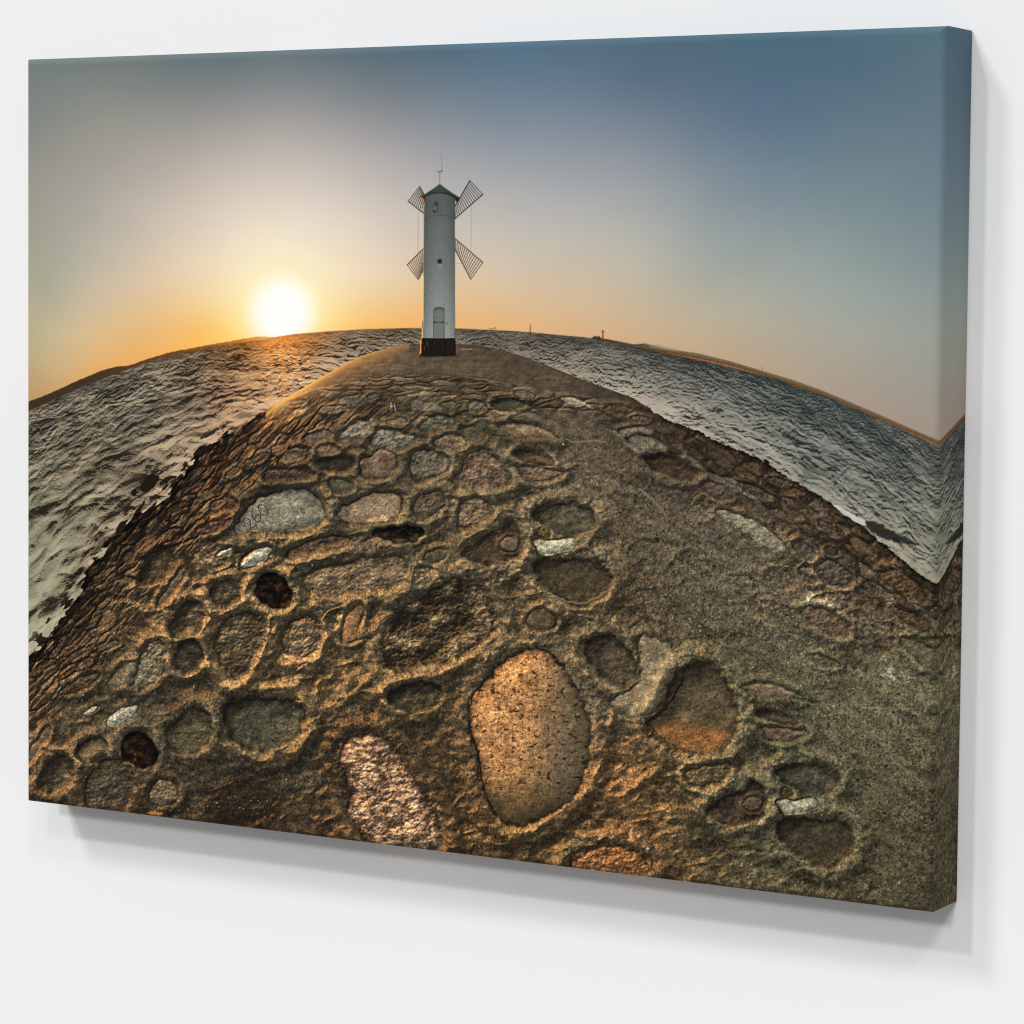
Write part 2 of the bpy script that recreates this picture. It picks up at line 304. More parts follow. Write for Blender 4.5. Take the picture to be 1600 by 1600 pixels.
# kinds: s smooth raised, r rough, d dark hole, b bowl, w pale flake, k soft dark patch, o sunlit patch
st(T3,'s',(134,124,103),'110,1085,125,1030,190,935,260,880,370,838,530,815,605,860,660,940,645,1015,580,1062,480,1088,330,1072,200,1082','carved_stone')
st(T3,'s',(156,126,95),'752,975,785,925,860,890,960,850,1050,835,1125,850,1150,890,1138,955,1110,990,1010,1014,920,1034,830,1024,770,1000')
st(T3,'s',(124,98,74),'895,705,900,640,960,612,1010,575,1062,572,1115,612,1124,660,1098,715,1040,745,960,750,900,735')
st(T3,'r',(112,100,84),'1235,575,1340,580,1440,610,1455,665,1400,715,1330,745,1265,770,1195,705,1212,640')
st(T3,'r',(136,126,112),'755,485,830,415,905,380,955,408,948,462,890,505,820,520,755,515')
st(T3,'r',(128,120,106),'950,512,1000,455,1060,445,1185,470,1250,510,1200,550,1060,566,985,545')
st(T3,'s',(112,94,78),'535,498,600,465,695,445,715,480,640,520,565,525')
st(T3,'r',(98,82,60),'380,645,415,585,500,555,565,566,560,622,500,655,425,670')
st(T3,'b',(62,50,40),'605,655,675,615,800,605,880,640,825,695,740,706,645,686')
st(T3,'r',(116,94,74),'615,560,680,540,770,556,745,595,645,605')
st(T3,'s',(98,90,68),'695,762,760,750,855,800,835,836,745,840,710,802')
st(T3,'r',(84,64,50),'300,705,420,685,560,685,610,735,520,755,430,760,295,770')
st(T3,'r',(98,92,78),'1255,425,1340,360,1420,360,1500,400,1440,436,1340,456,1262,446')
st(T3,'r',(126,104,82),'1340,522,1430,474,1525,486,1570,540,1480,566,1395,570')
st(T3,'r',(92,78,60),'1220,900,1300,845,1405,845,1420,910,1370,975,1285,1008,1222,975')
st(T3,'d',(44,38,28),'955,1085,1050,1050,1250,1048,1295,1090,1240,1135,1150,1155,1000,1125')
st(T3,'r',(92,70,54),'425,1212,560,1145,700,1105,855,1128,805,1175,640,1215,475,1255')
st(T3,'r',(128,105,78),'505,1372,640,1318,820,1276,1080,1236,1158,1256,1172,1342,1112,1426,900,1450,720,1480,596,1466,526,1412')
hole=st(T3,'d',(36,24,15),'295,1335,392,1352,455,1440,470,1502,432,1556,360,1566,286,1535,235,1472,250,1388','hole')  # hole in the mortar, its darkness painted into the print
wr=st(T3,'w',(142,136,118),'135,1292,188,1226,260,1184,345,1174,324,1244,282,1276,190,1316')
wf=st(T3,'w',(158,156,140),'-4,1228,40,1198,92,1176,72,1212,8,1244')
st(T3,'s',(74,70,52),'1285,1235,1380,1185,1446,1210,1392,1275,1305,1275')
st(T3,'w',(126,104,80),'1165,225,1332,208,1334,236,1200,248'); st(T3,'w',(130,104,74),'1385,240,1502,232,1494,250,1390,252')
st(T3,'r',(108,98,80),'1378,290,1482,262,1504,302,1400,304'); st(T3,'s',(128,106,80),'1045,388,1160,368,1195,402,1080,424')
st(T3,'r',(100,96,76),'925,242,982,212,1014,230,960,264'); st(T3,'r',(92,84,66),'1480,350,1560,340,1620,380,1540,400,1480,385')
st(T3,'r',(108,100,86),'640,316,740,290,822,302,760,330,660,332'); st(T3,'r',(96,84,66),'420,270,540,250,560,275,450,300')
st(T3,'r',(110,94,72),'210,620,280,560,320,565,300,610,220,660'); st(T3,'r',(104,82,58),'50,730,130,680,140,700,60,765')
st(T3,'r',(110,76,48),'-40,920,40,860,140,890,60,1010,-60,1060')
st(T3,'o',(246,160,74),'428,382,480,342,552,310,548,326,500,352,436,390','lit_stone')
st(T5,'r',(104,88,68),'395,480,428,395,500,345,585,335,638,390,636,482,604,565,520,606,446,574')
st(T5,'o',(208,138,86),'380,580,470,566,545,590,500,624,418,655,380,642','x')
st(T5,'k',(40,32,22),'430,640,560,600,590,640,520,700,440,700','x')
st(T5,'o',(196,146,104),'488,660,575,612,582,626,496,672','x')
big=st(T2,'r',(76,66,52),'1212,735,1285,655,1400,622,1478,690,1496,790,1445,905,1382,1006,1300,1048,1235,965,1192,850')
st(T5,'s',(158,106,64),'772,475,795,360,848,265,902,246,912,300,886,382,876,474,820,498')
st(T5,'R',(70,58,42),'1068,480,1112,325,1200,262,1330,195,1400,145,1540,95,1665,178,1728,300,1708,425,1605,528,1450,608,1330,668,1196,678,1080,648,1040,560')
st(T5,'b',(68,63,46),'1052,830,1130,765,1280,735,1408,768,1374,866,1290,926,1196,936,1104,894')
st(T5,'b',(78,75,58),'34,900,98,856,250,846,432,855,526,898,536,982,506,1066,402,1136,280,1176,178,1156,86,1084,44,980')
st(T5,'k',(42,30,20),'640,1010,780,925,950,975,1100,1055,1220,1165,1170,1260,1000,1080,860,1080,780,1180,760,1280,840,1380,760,1400,640,1360,600,1250','x')
st(T5,'G',(156,116,86),'792,1122,900,1074,1000,1084,1084,1136,1156,1248,1206,1350,1306,1450,1386,1650,1386,1800,1000,1800,816,1560,832,1420,812,1330,762,1262','sunlit_stone')
st(T5,'k',(34,24,16),'-140,1420,60,1300,250,1290,390,1400,440,1560,320,1700,50,1680,-100,1560','x')
st(T6,'B',(166,112,64),'620,232,702,252,784,338,866,460,926,590,956,700,950,850,934,950,886,1084,824,1166,740,1216,640,1276,540,1311,466,1295,396,1244,336,1152,305,1000,285,880,245,760,224,640,234,538,296,466,398,345,498,265','boulder')
st(T6,'b',(82,69,52),'995,145,1080,122,1186,186,1248,288,1258,392,1194,466,1118,434,1036,364,954,282,924,190')
st(T6,'m',(116,102,80),'1250,140,1400,150,1500,236,1506,380,1406,560,1300,648,1150,628,1074,536,1262,448,1284,330')
st(T8,'b',(94,76,50),'262,200,330,124,440,104,524,200,566,330,566,420,482,526,280,516,134,402,226,320')
st(T8,'o',(134,86,42),'150,395,300,370,480,400,540,430,480,515,280,505','x')
st(T6,'r',(136,84,46),'830,1540,950,1468,1150,1436,1235,1480,1336,1560,1326,1640,900,1640')
cl=[]
cl.append(st(T4,'s',(156,124,95),'312,26,400,2,520,12,620,52,705,112,640,92,540,88,450,104,386,72,338,46'))
cl.append(st(T4,'k',(56,46,33),'376,112,500,98,640,106,744,140,704,180,560,176,416,156','x'))
cl.append(st(T4,'b',(92,74,54),'430,168,560,182,666,240,645,276,480,240,395,202'))
cl.append(st(T4,'k',(38,30,22),'470,224,560,240,650,262,640,276,560,262,476,238','x'))
st(T4,'r',(124,98,78),'95,230,190,174,284,206,346,290,408,370,322,396,230,408,116,408,32,384,54,330,104,290')
cl.append(st(T4,'r',(120,95,72),'434,268,560,276,664,296,746,320,644,356,520,378,452,324'))
st(T4,'r',(122,98,76),'84,500,200,460,276,530,254,596,150,648,64,648,74,570')
cl.append(st(T4,'b',(104,94,72),'532,550,640,504,800,504,928,580,896,656,800,708,700,706,636,646,552,612'))
cl.append(st(T4,'k',(46,46,38),'650,612,750,638,842,660,790,698,720,692,656,640','x'))
cl.append(st(T4,'b',(94,78,54),'544,870,600,846,760,862,960,874,1008,958,996,1054,922,1118,840,1148,758,1126,644,1056,562,972,544,920'))
cl.append(st(T4,'k',(60,50,36),'590,970,780,950,1000,960,980,1066,840,1138,740,1106,636,1042','x'))
cl.append(st(T4,'b',(82,60,46),'390,602,456,688,462,802,402,858,300,878,226,888,144,856,80,802,178,746,256,694,336,684,356,634'))
cl.append(st(T4,'s',(92,78,62),'326,760,370,716,444,726,446,794,380,806,336,794'))
cl.append(st(T4,'p',(158,150,122),'526,740,568,727,650,738,762,716,794,750,782,794,680,820,586,835,556,790','concrete_chunk'))
cl.append(st(T4,'M',(74,68,24),'556,672,600,650,646,690,622,730,566,714','moss'))
st(T4,'s',(86,72,46),'480,1230,560,1164,645,1186,686,1260,600,1306,516,1286')
st(T1,'w',(150,135,112),'536,652,600,636,684,668,770,716,700,704,596,688'); st(T1,'s',(102,100,86),'905,852,1000,820,1104,838,1104,874,1050,864,926,874')
st(T1,'s',(116,112,97),'960,902,1010,880,1104,886,1164,918,1202,968,1120,976,1028,966,986,924')
st(T1,'b',(92,74,55),'1052,1032,1110,994,1230,1014,1334,1056,1420,1122,1362,1156,1248,1146,1146,1104'); st(T1,'k',(50,38,28),'1215,1088,1280,1092,1336,1120,1260,1130','x')
st(T1,'s',(154,116,88),'46,762,108,720,172,726,220,762,150,780'); st(T1,'b',(88,83,68),'104,682,170,646,292,656,326,690,240,726,146,720')
st(T1,'r',(96,92,78),'-40,680,20,664,94,700,40,736,-30,736'); st(T1,'r',(112,90,70),'250,610,330,605,400,640,330,650,270,635')
st(T1,'r',(76,60,44),'800,700,930,690,1020,740,900,750'); st(T1,'r',(108,84,64),'980,760,1080,765,1100,795,1000,790')
st(T7,'w',(126,116,93),'306,190,358,182,442,208,562,268,644,338,666,384,590,390,478,314,376,244')
st(T7,'f',(150,140,115),'756,566,800,600,890,638,944,658,912,680,840,646,780,656,726,654,778,622','x')
st(T7,'f',(134,126,100),'1144,918,1190,962,1270,1000,1326,1030,1300,1052,1230,1012,1170,1026,1120,1016,1166,980','x')
for c, p in (((90,74,58),'236,50,300,36,384,80,404,124,340,130,266,94'),((80,70,56),'816,230,870,236,946,300,934,320,858,294'),((80,74,62),'694,350,750,334,816,400,794,436,726,406'),
 ((78,72,60),'814,460,880,424,964,468,1006,552,930,566,856,526'),((104,76,50),'974,310,1050,326,1116,400,1082,424,996,374'),((120,84,48),'646,70,700,66,766,100,700,108'),((58,44,36),'856,368,920,376,934,412,878,404'),
 ((98,78,58),'744,660,880,686,976,748,976,826,880,796,756,724'),((96,72,46),'1134,490,1220,476,1336,558,1376,644,1278,626,1174,544'),((104,96,70),'1230,820,1330,830,1420,900,1440,990,1350,960,1270,880'),
 ((88,78,58),'760,910,850,905,950,960,900,975,800,945'),((92,70,46),'1180,660,1290,690,1400,760,1380,800,1250,740'),((84,66,48),'420,40,520,60,600,120,560,130,460,90'),((80,62,46),'560,20,640,60,700,60,640,20')):
    st(T7,'r' if c[0]<100 else 's',c,p)
again(cl, 380, 406, .88)
bw=[st(T2,'b',(90,76,55),'712,402,752,285,848,212,925,256,938,332,884,406,800,448,734,448')]
bw.append(st(T2,'k',(24,19,13),'718,410,765,290,802,296,782,395,766,442,735,440','x'))
pl=st(T2,'s',(122,98,73),'968,346,994,358,974,432,922,504,852,596,826,564,876,480,936,398')
nb=[st(T2,'b',(88,77,60),'894,742,945,612,1020,552,1096,562,1118,650,1086,746,1000,788,926,778'),st(T2,'k',(28,23,16),'898,750,950,618,1032,560,1062,598,1002,680,1000,772,940,780','x')]
st(T2,'b',(74,65,52),'912,902,955,824,1050,792,1108,868,1098,956,1030,1008,944,988'); st(T2,'k',(36,30,23),'985,870,1040,840,1090,880,1080,950,1030,985','x')
lf=[st(T2,'b',(80,71,54),'1142,480,1238,422,1336,432,1340,556,1240,608,1164,568'),st(T2,'k',(36,31,24),'1190,560,1330,500,1330,550,1260,590','x')]
st(T2,'s',(146,102,64),'475,652,508,604,550,626,546,684,480,726,445,734'); st(T2,'s',(108,99,74),'505,1094,556,996,618,954,694,934,694,1002,640,1084','carved_stone')
st(T2,'r',(124,114,90),'712,920,764,824,830,792,876,848,872,932,836,1026,750,1096,640,1096,696,1020')
again([hole,wr,wf,pl],-210,248); again(nb,-205,242); again(lf,-208,246); again([big],-206,228,.95)
st(T2,'b',(92,82,57),'874,1380,996,1242,1100,1212,1168,1330,1126,1466,1000,1518,894,1476'); st(T2,'k',(38,33,24),'855,1285,896,1152,1000,1112,1046,1160,942,1266','x')
st(TZ,'r',(118,97,70),'1024,1320,1066,1194,1160,1152,1266,1216,1278,1322,1180,1378,1076,1376'); st(TZ,'o',(222,130,62),'986,1442,1040,1416,1132,1428,1134,1452,1050,1474','x')
st(T0,'r',(120,84,58),'1240,960,1320,920,1360,930,1290,985'); st(T0,'r',(112,88,62),'1060,1090,1140,1060,1180,1090,1090,1130'); st(T0,'r',(126,92,64),'1530,800,1600,770,1640,800,1560,850')
st(T0,'r',(90,68,50),'880,1180,1000,1130,1010,1160,900,1220'); st(T0,'r',(108,80,58),'1150,1150,1230,1110,1240,1140,1170,1180'); st(T0,'r',(86,66,48),'1360,900,1500,820,1520,850,1400,920')
st(T0,'r',(94,60,46),'1060,1320,1180,1250,1290,1230,1260,1290,1120,1350'); st(T0,'r',(100,84,58),'560,1640,640,1600,690,1615,640,1680'); st(T0,'r',(96,74,50),'600,1480,660,1440,690,1480,620,1530')
st(T2,'r',(100,76,50),'60,960,190,910,200,940,90,1000'); st(T2,'r',(110,82,56),'310,960,410,900,420,930,340,980'); st(T2,'r',(90,72,48),'260,900,420,820,430,850,300,920')
st(T2,'r',(84,64,44),'180,1140,330,1040,460,1000,430,1080,280,1140'); st(T2,'r',(96,78,52),'430,830,560,800,600,830,480,870')
st(T8,'r',(96,80,54),'330,600,440,580,540,560,520,640,420,690,340,670'); st(T8,'k',(46,40,28),'300,800,400,800,520,900,560,1000,480,1060,380,1000','x')
ROUGH = np.zeros((NY, NX), np.float32)
STN = np.zeros((NY, NX), np.float32)        # stone coverage
DST = np.full((NY, NX), 44., np.float32)    # distance to the nearest stone
POST = []
nst = 0; STONE_NAMES = {}
for i, (kind, col, p, nm) in enumerate(ST):
    p = np.array(p, float); p = p + (p-p.mean(0))*.04
    size = math.sqrt(max(1., abs(np.sum(p[:,0]*np.roll(p[:,1],-1)-np.roll(p[:,0],-1)*p[:,1]))/2))
    if kind == 'f':
        w, d = sdf(p, 10, 1, 5., 8, i)
        if w is not None: ALB[w] += (C(*col)*(1+.2*fbm(X[w]/5,Y[w]/4,2,i))[...,None]-ALB[w])*(sstep(1.5,-1.5,d)*.9)[...,None]
        continue
    if kind in 'ko':
        w, d = sdf(p, 40, 2, 5 if kind=='k' else 3, 14, i)
        if w is None: continue
        c = sstep(size*.12, -size*.22, d)[...,None]*(.82 if kind=='k' else .9)
        POST.append((w, c, col, kind)); continue
    w, d = sdf(p, 44, 2, 3.4 if size > 40 else 1.6, 14, i)
    if w is None: continue
    x, y = X[w], Y[w]; c = C(*col)
    rim = np.clip(size*.15, 2.6, 11.5); n1 = fbm(x/(size*.30), y/(size*.24), 4, 300+i); n2 = fbm(x/6, y/5, 3, 340+i)
    crisp = kind in 'Bdpw' or (kind == 's' and size > 45)
    sw_ = .9 if crisp else 1.2+.045*size
    cov = sstep(sw_, -sw_, d + (0 if crisp else .05*size*fbm(x/12,y/10,2,370+i)))
    DST[w] = np.minimum(DST[w], np.maximum(d, 0))
    pit = {'d':-1.0,'b':-.5,'B':.34,'G':.5,'R':-.3,'m':.5,'M':.8,'p':.6,'w':.5}.get(kind, .05 if size > 60 else .25)
    prof = np.clip(-d/(size*.30), 0, 1); prof = 1-(1-prof)**2
    ridge = np.exp(-((d-rim*1.2)/(rim*1.25))**2)*rim*(1.0 if kind not in 'wpMm' else .2)
    base = HT[w].copy()
    flat = HT[w].mean()
    ins = flat + pit*size*.14*prof
    amp = {'r':1.7,'R':4.,'G':2.6,'d':1.,'b':1.1,'s':.5,'B':.6,'w':1.2,'p':.7,'m':.4,'M':3.}[kind]*np.clip(size/40,.4,1.5)
    ins = ins + amp*n1*1.4 + (.75 if kind in 'rRG' else .22)*n2*np.clip(size/40,.4,1.3)
    if kind in 'RG': ins = ins + (3.6 if kind=='R' else 2.6)*(.5-np.abs(fbm(x/20+.5*n1+y/60, y/14+.4*n1-x/50, 4, 380+i)))
    HT[w] = base + (ins-base)*cov + ridge*(1-cov)
    n3 = fbm(x/2.6, y/2.1, 2, 350+i)
    av = 1 + .22*n1 + .20*n2 + .16*n3
    if kind == 'R': av = av*(.85+.5*sstep(-.1,.5,n1))
    if kind == 'G': av = av*(.55+.62*sstep(-.35,.45,fbm(x/15+y/60,y/10,5,390,.6)))
    cc = c*av[...,None]
    if kind == 'd':
        cc = cc*(.55+.75*sstep(-.2,.4,n1))[...,None]
        if nm == 'hole': cc = cc + (C(78,42,24)-cc)*(sstep(.05,.5,fbm(x/16,y/16,3,77))*.8*sstep(-2,-12,d))[...,None]
    if kind == 'B':
        cc = cc*(1+.22*fbm(x/9,y/7,3,405)+.18*fbm(x/28,y/30,2,406))[...,None]; sp_ = fbm(x/3.2,y/3.2,2,401); cc = cc*(1-.45*sstep(.35,.7,sp_))[...,None]
        gx = sstep(800,900,x+.15*(y-1150))[...,None]; cc = cc + (C(98,82,60)-cc)*gx*.9; cc = cc*(1-.5*sstep(.30,.42,fbm(x/11,y/8,4,409)))[...,None]
        lo = sstep(1190,1265,y-.35*(x-790))[...,None]; cc = cc + (C(74,58,36)-cc)*lo*.8
    if kind == 'b':
        tl = np.clip(((x-p[:,0].mean())*-.55+(y-p[:,1].mean())*-.83)/size, -1, 1)
        cc = cc*(1-.38*sstep(.05,.6,tl))[...,None]
    if nm == 'carved_stone': cc = cc*(1+.05*fbm(x/40,y/3.5,2,411))[...,None]
    mixk = 1. if crisp or kind in 'RGo' else .72
    ALB[w] = ALB[w]*(1-mixk*cov[...,None]) + cc*mixk*cov[...,None]
    OCC[w] *= 1-.46*np.exp(-((d+.2)/(1.3+.01*size))**2)*(.5 if kind in 'wm' else 1. if crisp else .55)*np.clip(.55+1.2*fbm(x/16,y/16,2,360+i),.05,1)
    if kind in 'bd': OCC[w] *= 1-.22*np.exp(-((d+3)/4.)**2)
    STN[w] = np.maximum(STN[w], cov); 
    if nm != 'x' and size > 14:
        lab = STONE0+nst; nst += 1; STONE_NAMES[lab] = nm
        LAB[w][(cov > .5) & PIERM[w]] = lab
# smaller stones almost lost in the mortar between the large ones
ux = X+9*fbm(X/40,Y/34,2,250); uy = Y+8*fbm(X/40,Y/34,2,254)
far_only = sstep(1080,900,Y)
ex1, ex2, exi = worley(ux/54, uy/40, 5)
exm = sstep(.50,.30,ex1)*sstep(.28,.34,exi)*sstep(3,11,DST)*(near+.55*smoothzone*sstep(690,760,Y))*sstep(640,720,Y)*far_only
exr = np.exp(-((ex1-.50)/.11)**2)*sstep(.28,.34,exi)*sstep(2,9,DST)*(near+.4*smoothzone*sstep(690,760,Y))*sstep(640,720,Y)*far_only
exn = fbm(X/9,Y/7,3,258)
HT += 3.4*exr + exm*(1.6*exn-1.2)
ALB += (np.stack([70+60*exi,62+50*exi,50+34*exi],-1)-ALB)*(exm*.5)[...,None]
ALB *= (1+exm*.28*exn)[...,None]
OCC *= 1-.22*np.exp(-((ex1-.38)/.05)**2)*(exm>.05)*np.clip(.5+fbm(X/20,Y/20,2,259),0,1)
sw1 = np.sin(DST/3.4 + 3.2*fbm(X/34,Y/30,3,410))*np.exp(-DST/17)*sstep(0,4,DST)
HT += 1.5*sw1*near
ALB *= (1+.10*sw1*near)[...,None]
# thick ropes of mortar between the stones
ROPES = [(T2,'800,700,870,600,960,530,1100,510,1180,570,1260,620,1330,590,1360,500,1400,420',6,6),(T2,'860,780,930,792,1010,792,1080,760,1130,700',5,5),(T2,'860,850,900,960,960,1040,1040,1040,1100,990,1150,960',6,7),
 (T2,'1150,960,1220,1060,1290,1100,1380,1080,1440,980,1480,860,1520,750',7,7),(T2,'640,440,700,474,760,480,830,450',5,4),(T2,'520,760,620,770,720,810',5,4),(T2,'0,1500,120,1470,220,1490,310,1460,370,1540,450,1590',6,6),(T2,'560,580,620,560,700,600,800,620',5,4),
 (T5,'0,640,80,740,150,750,220,680,270,560,300,440,340,360,400,310',7,7),(T5,'290,780,420,770,520,740,590,660,640,560,680,470',7,7),(T5,'510,860,580,910,680,920,760,890',7,6),(T5,'820,850,900,760,980,680',6,5),
 (T5,'980,830,1080,760,1200,700,1330,700,1450,640,1590,560',8,7),(T5,'1040,870,1120,925,1220,945,1320,910',6,5),(T5,'60,1150,180,1190,300,1240,400,1260,480,1200,540,1100,600,1040',8,7),(T5,'800,860,812,700,800,560',5,4),
 (T6,'0,390,120,330,240,250,340,150',7,6),(T6,'480,1400,640,1330,760,1240,900,1150,1000,1060',8,7),(T6,'1090,720,1110,600',5,6),(T6,'1180,1120,1330,1020,1420,950',7,6),(T6,'880,300,960,380,1060,470,1180,500',6,5),(T6,'1000,1000,1060,900,1080,780',6,4),
 (T4,'460,830,470,900,420,960,340,1000',7,6),(T4,'520,1000,640,1090,760,1160,860,1180,980,1120,1050,1010',7,5),(T4,'950,520,1030,580,1070,680,1080,800,1120,960',8,4),(T3,'660,820,690,930,680,1040,560,1110,380,1120',7,5),(T3,'490,1290,680,1210,830,1170,920,1110,1060,1110',6,5),(T3,'590,560,600,640,680,720,800,730',5,4)]
for t, q, wd, hgt in ROPES:
    f = [float(v) for v in q.split(',')]
    p = chaikin([(t[0]+t[2]*f[i], t[1]+t[2]*f[i+1]) for i in range(0, len(f), 2)], 2, False)
    w = window(p, 30)
    if w is None: continue
    x = X[w]+4*perlin(X[w]/22, Y[w]/22, 71); y = Y[w]+4*perlin(X[w]/22, Y[w]/22, 73)
    d = seg_dist(x, y, p, False); g = np.exp(-(d/wd)**2)*(.75+.4*fbm(X[w]/28, Y[w]/28, 2, 75))*(1-.75*STN[w])
    HT[w] += hgt*g
    ALB[w] += (C(116,90,56)-ALB[w])*(.5*g)[...,None]
    STN[w] *= 1-.6*np.clip(g, 0, 1)
LABS = LAB.copy()
# ------------------------------------------------------------------ light on the pier in the picture: low sun from upper left
sx_ = NX/ (X[NY//2,-1]-X[NY//2,0]); sy_ = sx_
gy, gx = np.gradient(HT + .0)
gx *= sx_; gy *= sy_
Lx, Ly, Lz = -.50, -.62, .60
nl = (-gx*Lx - gy*Ly + Lz)/np.sqrt(1+gx*gx+gy*gy)
ratio = np.clip(nl, 0, None)/Lz
big_ = blur(HT, 9); cav = np.clip((HT-big_)/5, -1, 1); big2 = blur(HT, 26); cav2 = np.clip((HT-big2)/9, -1, 1)
amb = (1+.22*np.minimum(cav,0)+.18*np.minimum(cav2,0)+.10*np.maximum(cav2,0))
dk_ = np.clip(1-ratio, 0, 1); lt_ = np.clip(ratio-1, 0, 1.2)
shade = 1.1*amb*(1-.43*dk_)*OCC
P = ALB*shade[...,None]
for w, c, col, kind in POST:
    if kind == 'k': P[w] = P[w]*(1-c) + c*(P[w]*.25+np.array(col,np.float32)*.75*(1+.5*fbm(X[w]/7,Y[w]/6,3,520))[...,None])
    else: P[w] = P[w]*(1-c) + c*np.array(col,np.float32)*(1+.22*fbm(X[w]/5,Y[w]/4,3,530))[...,None]
warm = C(1.22,.95,.62)
lit = np.clip(lt_*SUNK*1.0, 0, 1.1)
P = P*(1+lit[...,None]*(warm*1.05-.12))
# orange rim glow on mortar that faces the sun
mort = 1-STN
P += (C(206,132,68)-P)*np.clip(sstep(.22,.85,lt_)*SUNK*.52*(.5+.5*mort),0,.75)[...,None]
# sand grain
g1_ = white(11); g2_ = blur(white(12),.8)*2.6; g3_ = blur(white(13),1.7)*5.2
gr = (.55*g1_+.65*g2_+.45*g3_)*np.interp(Y,[560,640,760,1000],[.02,.07,.12,.165])*(.6+.5*mort) + fbm(X/3.4,Y/2.8,2,540)*np.interp(Y,[560,680,900],[.05,.14,.2])*(.6+.4*mort) + .16*fbm(X/13,Y/10,3,545)
P *= np.clip(1+gr,.35,2)[...,None]
spk = np.random.RandomState(21).rand(NY, NX); spk = blur((spk > .9965).astype(np.float32),.65)*2.6*sstep(700,950,Y)*mort*np.clip(.5+fbm(X/50,Y/50,2,610),0,1)
P += (C(214,166,104)-P)*np.clip(spk*.8,0,.75)[...,None]
pk = blur((np.random.RandomState(22).rand(NY,NX)>.9972).astype(np.float32),.8)*3.2*smoothzone*sstep(640,720,Y)
P *= (1-np.clip(pk,0,.65))[...,None]
pw = blur((np.random.RandomState(23).rand(NY,NX)>.9986).astype(np.float32),.7)*3*smoothzone*sstep(640,720,Y)
P += (C(165,150,120)-P)*np.clip(pw,0,.5)[...,None]
# apron: brushed streaks, sunlit orange rim painted along the left edge, dark joint at its foot
ap = sstep(640,600,Y+.0)*(smoothzone>.5)
P *= (1+.09*ap*fbm((X*.98+Y*.1)/60,Y/3.,3,620))[...,None]
ge = np.exp(-np.abs(dshore)/9.)*(X<640)*(X>415)*(Y<660)
P += (C(255,176,92)-P)*np.clip(1.35*ge*np.interp(X,[420,470,540,640],[1.1,.95,.65,.25]),0,1)[...,None]
# wet dark boulders at the waterline, left and right
wet = np.exp(-np.abs(dshore)/np.where(X<690,22,5))*np.maximum(sstep(440,380,X), X>1030)
P *= (1-.85*np.clip(wet*1.2,0,1)*sstep(-.35,.35,fbm((X*.7-Y*.7)/22,(X*.7+Y*.7)/8,3,630)+.22))[...,None]
_l = P.mean(-1, keepdims=True); P = (_l + (P-_l)*np.interp(Y,[560,640,800],[1.,.92,.82])[...,None].astype(np.float32))*C(.985,1.0,.985)
P *= np.interp(X+0*Y,[36,60,1380,1470],[.92,1,1,.9])[...,None]
edge = sdP + np.where(X<600, sstep(445,385,X)*7*fbm((X*.7-Y*.7)/24,(X*.7+Y*.7)/9,4,640), 3.*fbm(X/11,Y/8,3,641)*(X>1010))
mp = sstep(.8,-.8,edge)
IMG += (np.clip(P,0,255)-IMG)*mp[...,None]
LAB[:] = np.where(mp > .5, np.where(LABS >= STONE0, LABS, PIER), np.where((LAB>=STONE0), SEA, LAB))
# stray rocks and surf on the left shore, a breaking wave on the right
for p, c in (([(218,760),(232,742),(246,740),(248,752),(238,764),(222,770)],(30,22,16)),([(204,768),(212,762),(214,772),(205,775)],(28,22,16)),([(250,752),(270,742),(280,746),(262,752),(250,760)],(34,26,20)),
             ([(300,710),(318,696),(335,694),(325,704),(306,714)],(32,24,18)),([(100,957),(120,942),(136,938),(126,950),(105,962)],(30,24,16)),([(48,1002),(66,994),(78,996),(62,1002)],(40,32,24))):
    poly(p, C(*c), smooth=1, wob=2.)
poly([(1300,786),(1320,797),(1340,808),(1352,812),(1354,822),(1345,822),(1325,808),(1305,793)], C(196,196,192), smooth=1, alpha=.9, wob=2.5)
poly([(1352,812),(1375,818),(1400,833),(1440,850),(1420,852),(1392,845),(1372,838),(1354,826)], C(26,26,22), smooth=1, alpha=.85, wob=3., aa=2.5)
poly([(1192,718),(1199,718),(1204,725),(1196,728)], C(24,18,14), smooth=1)
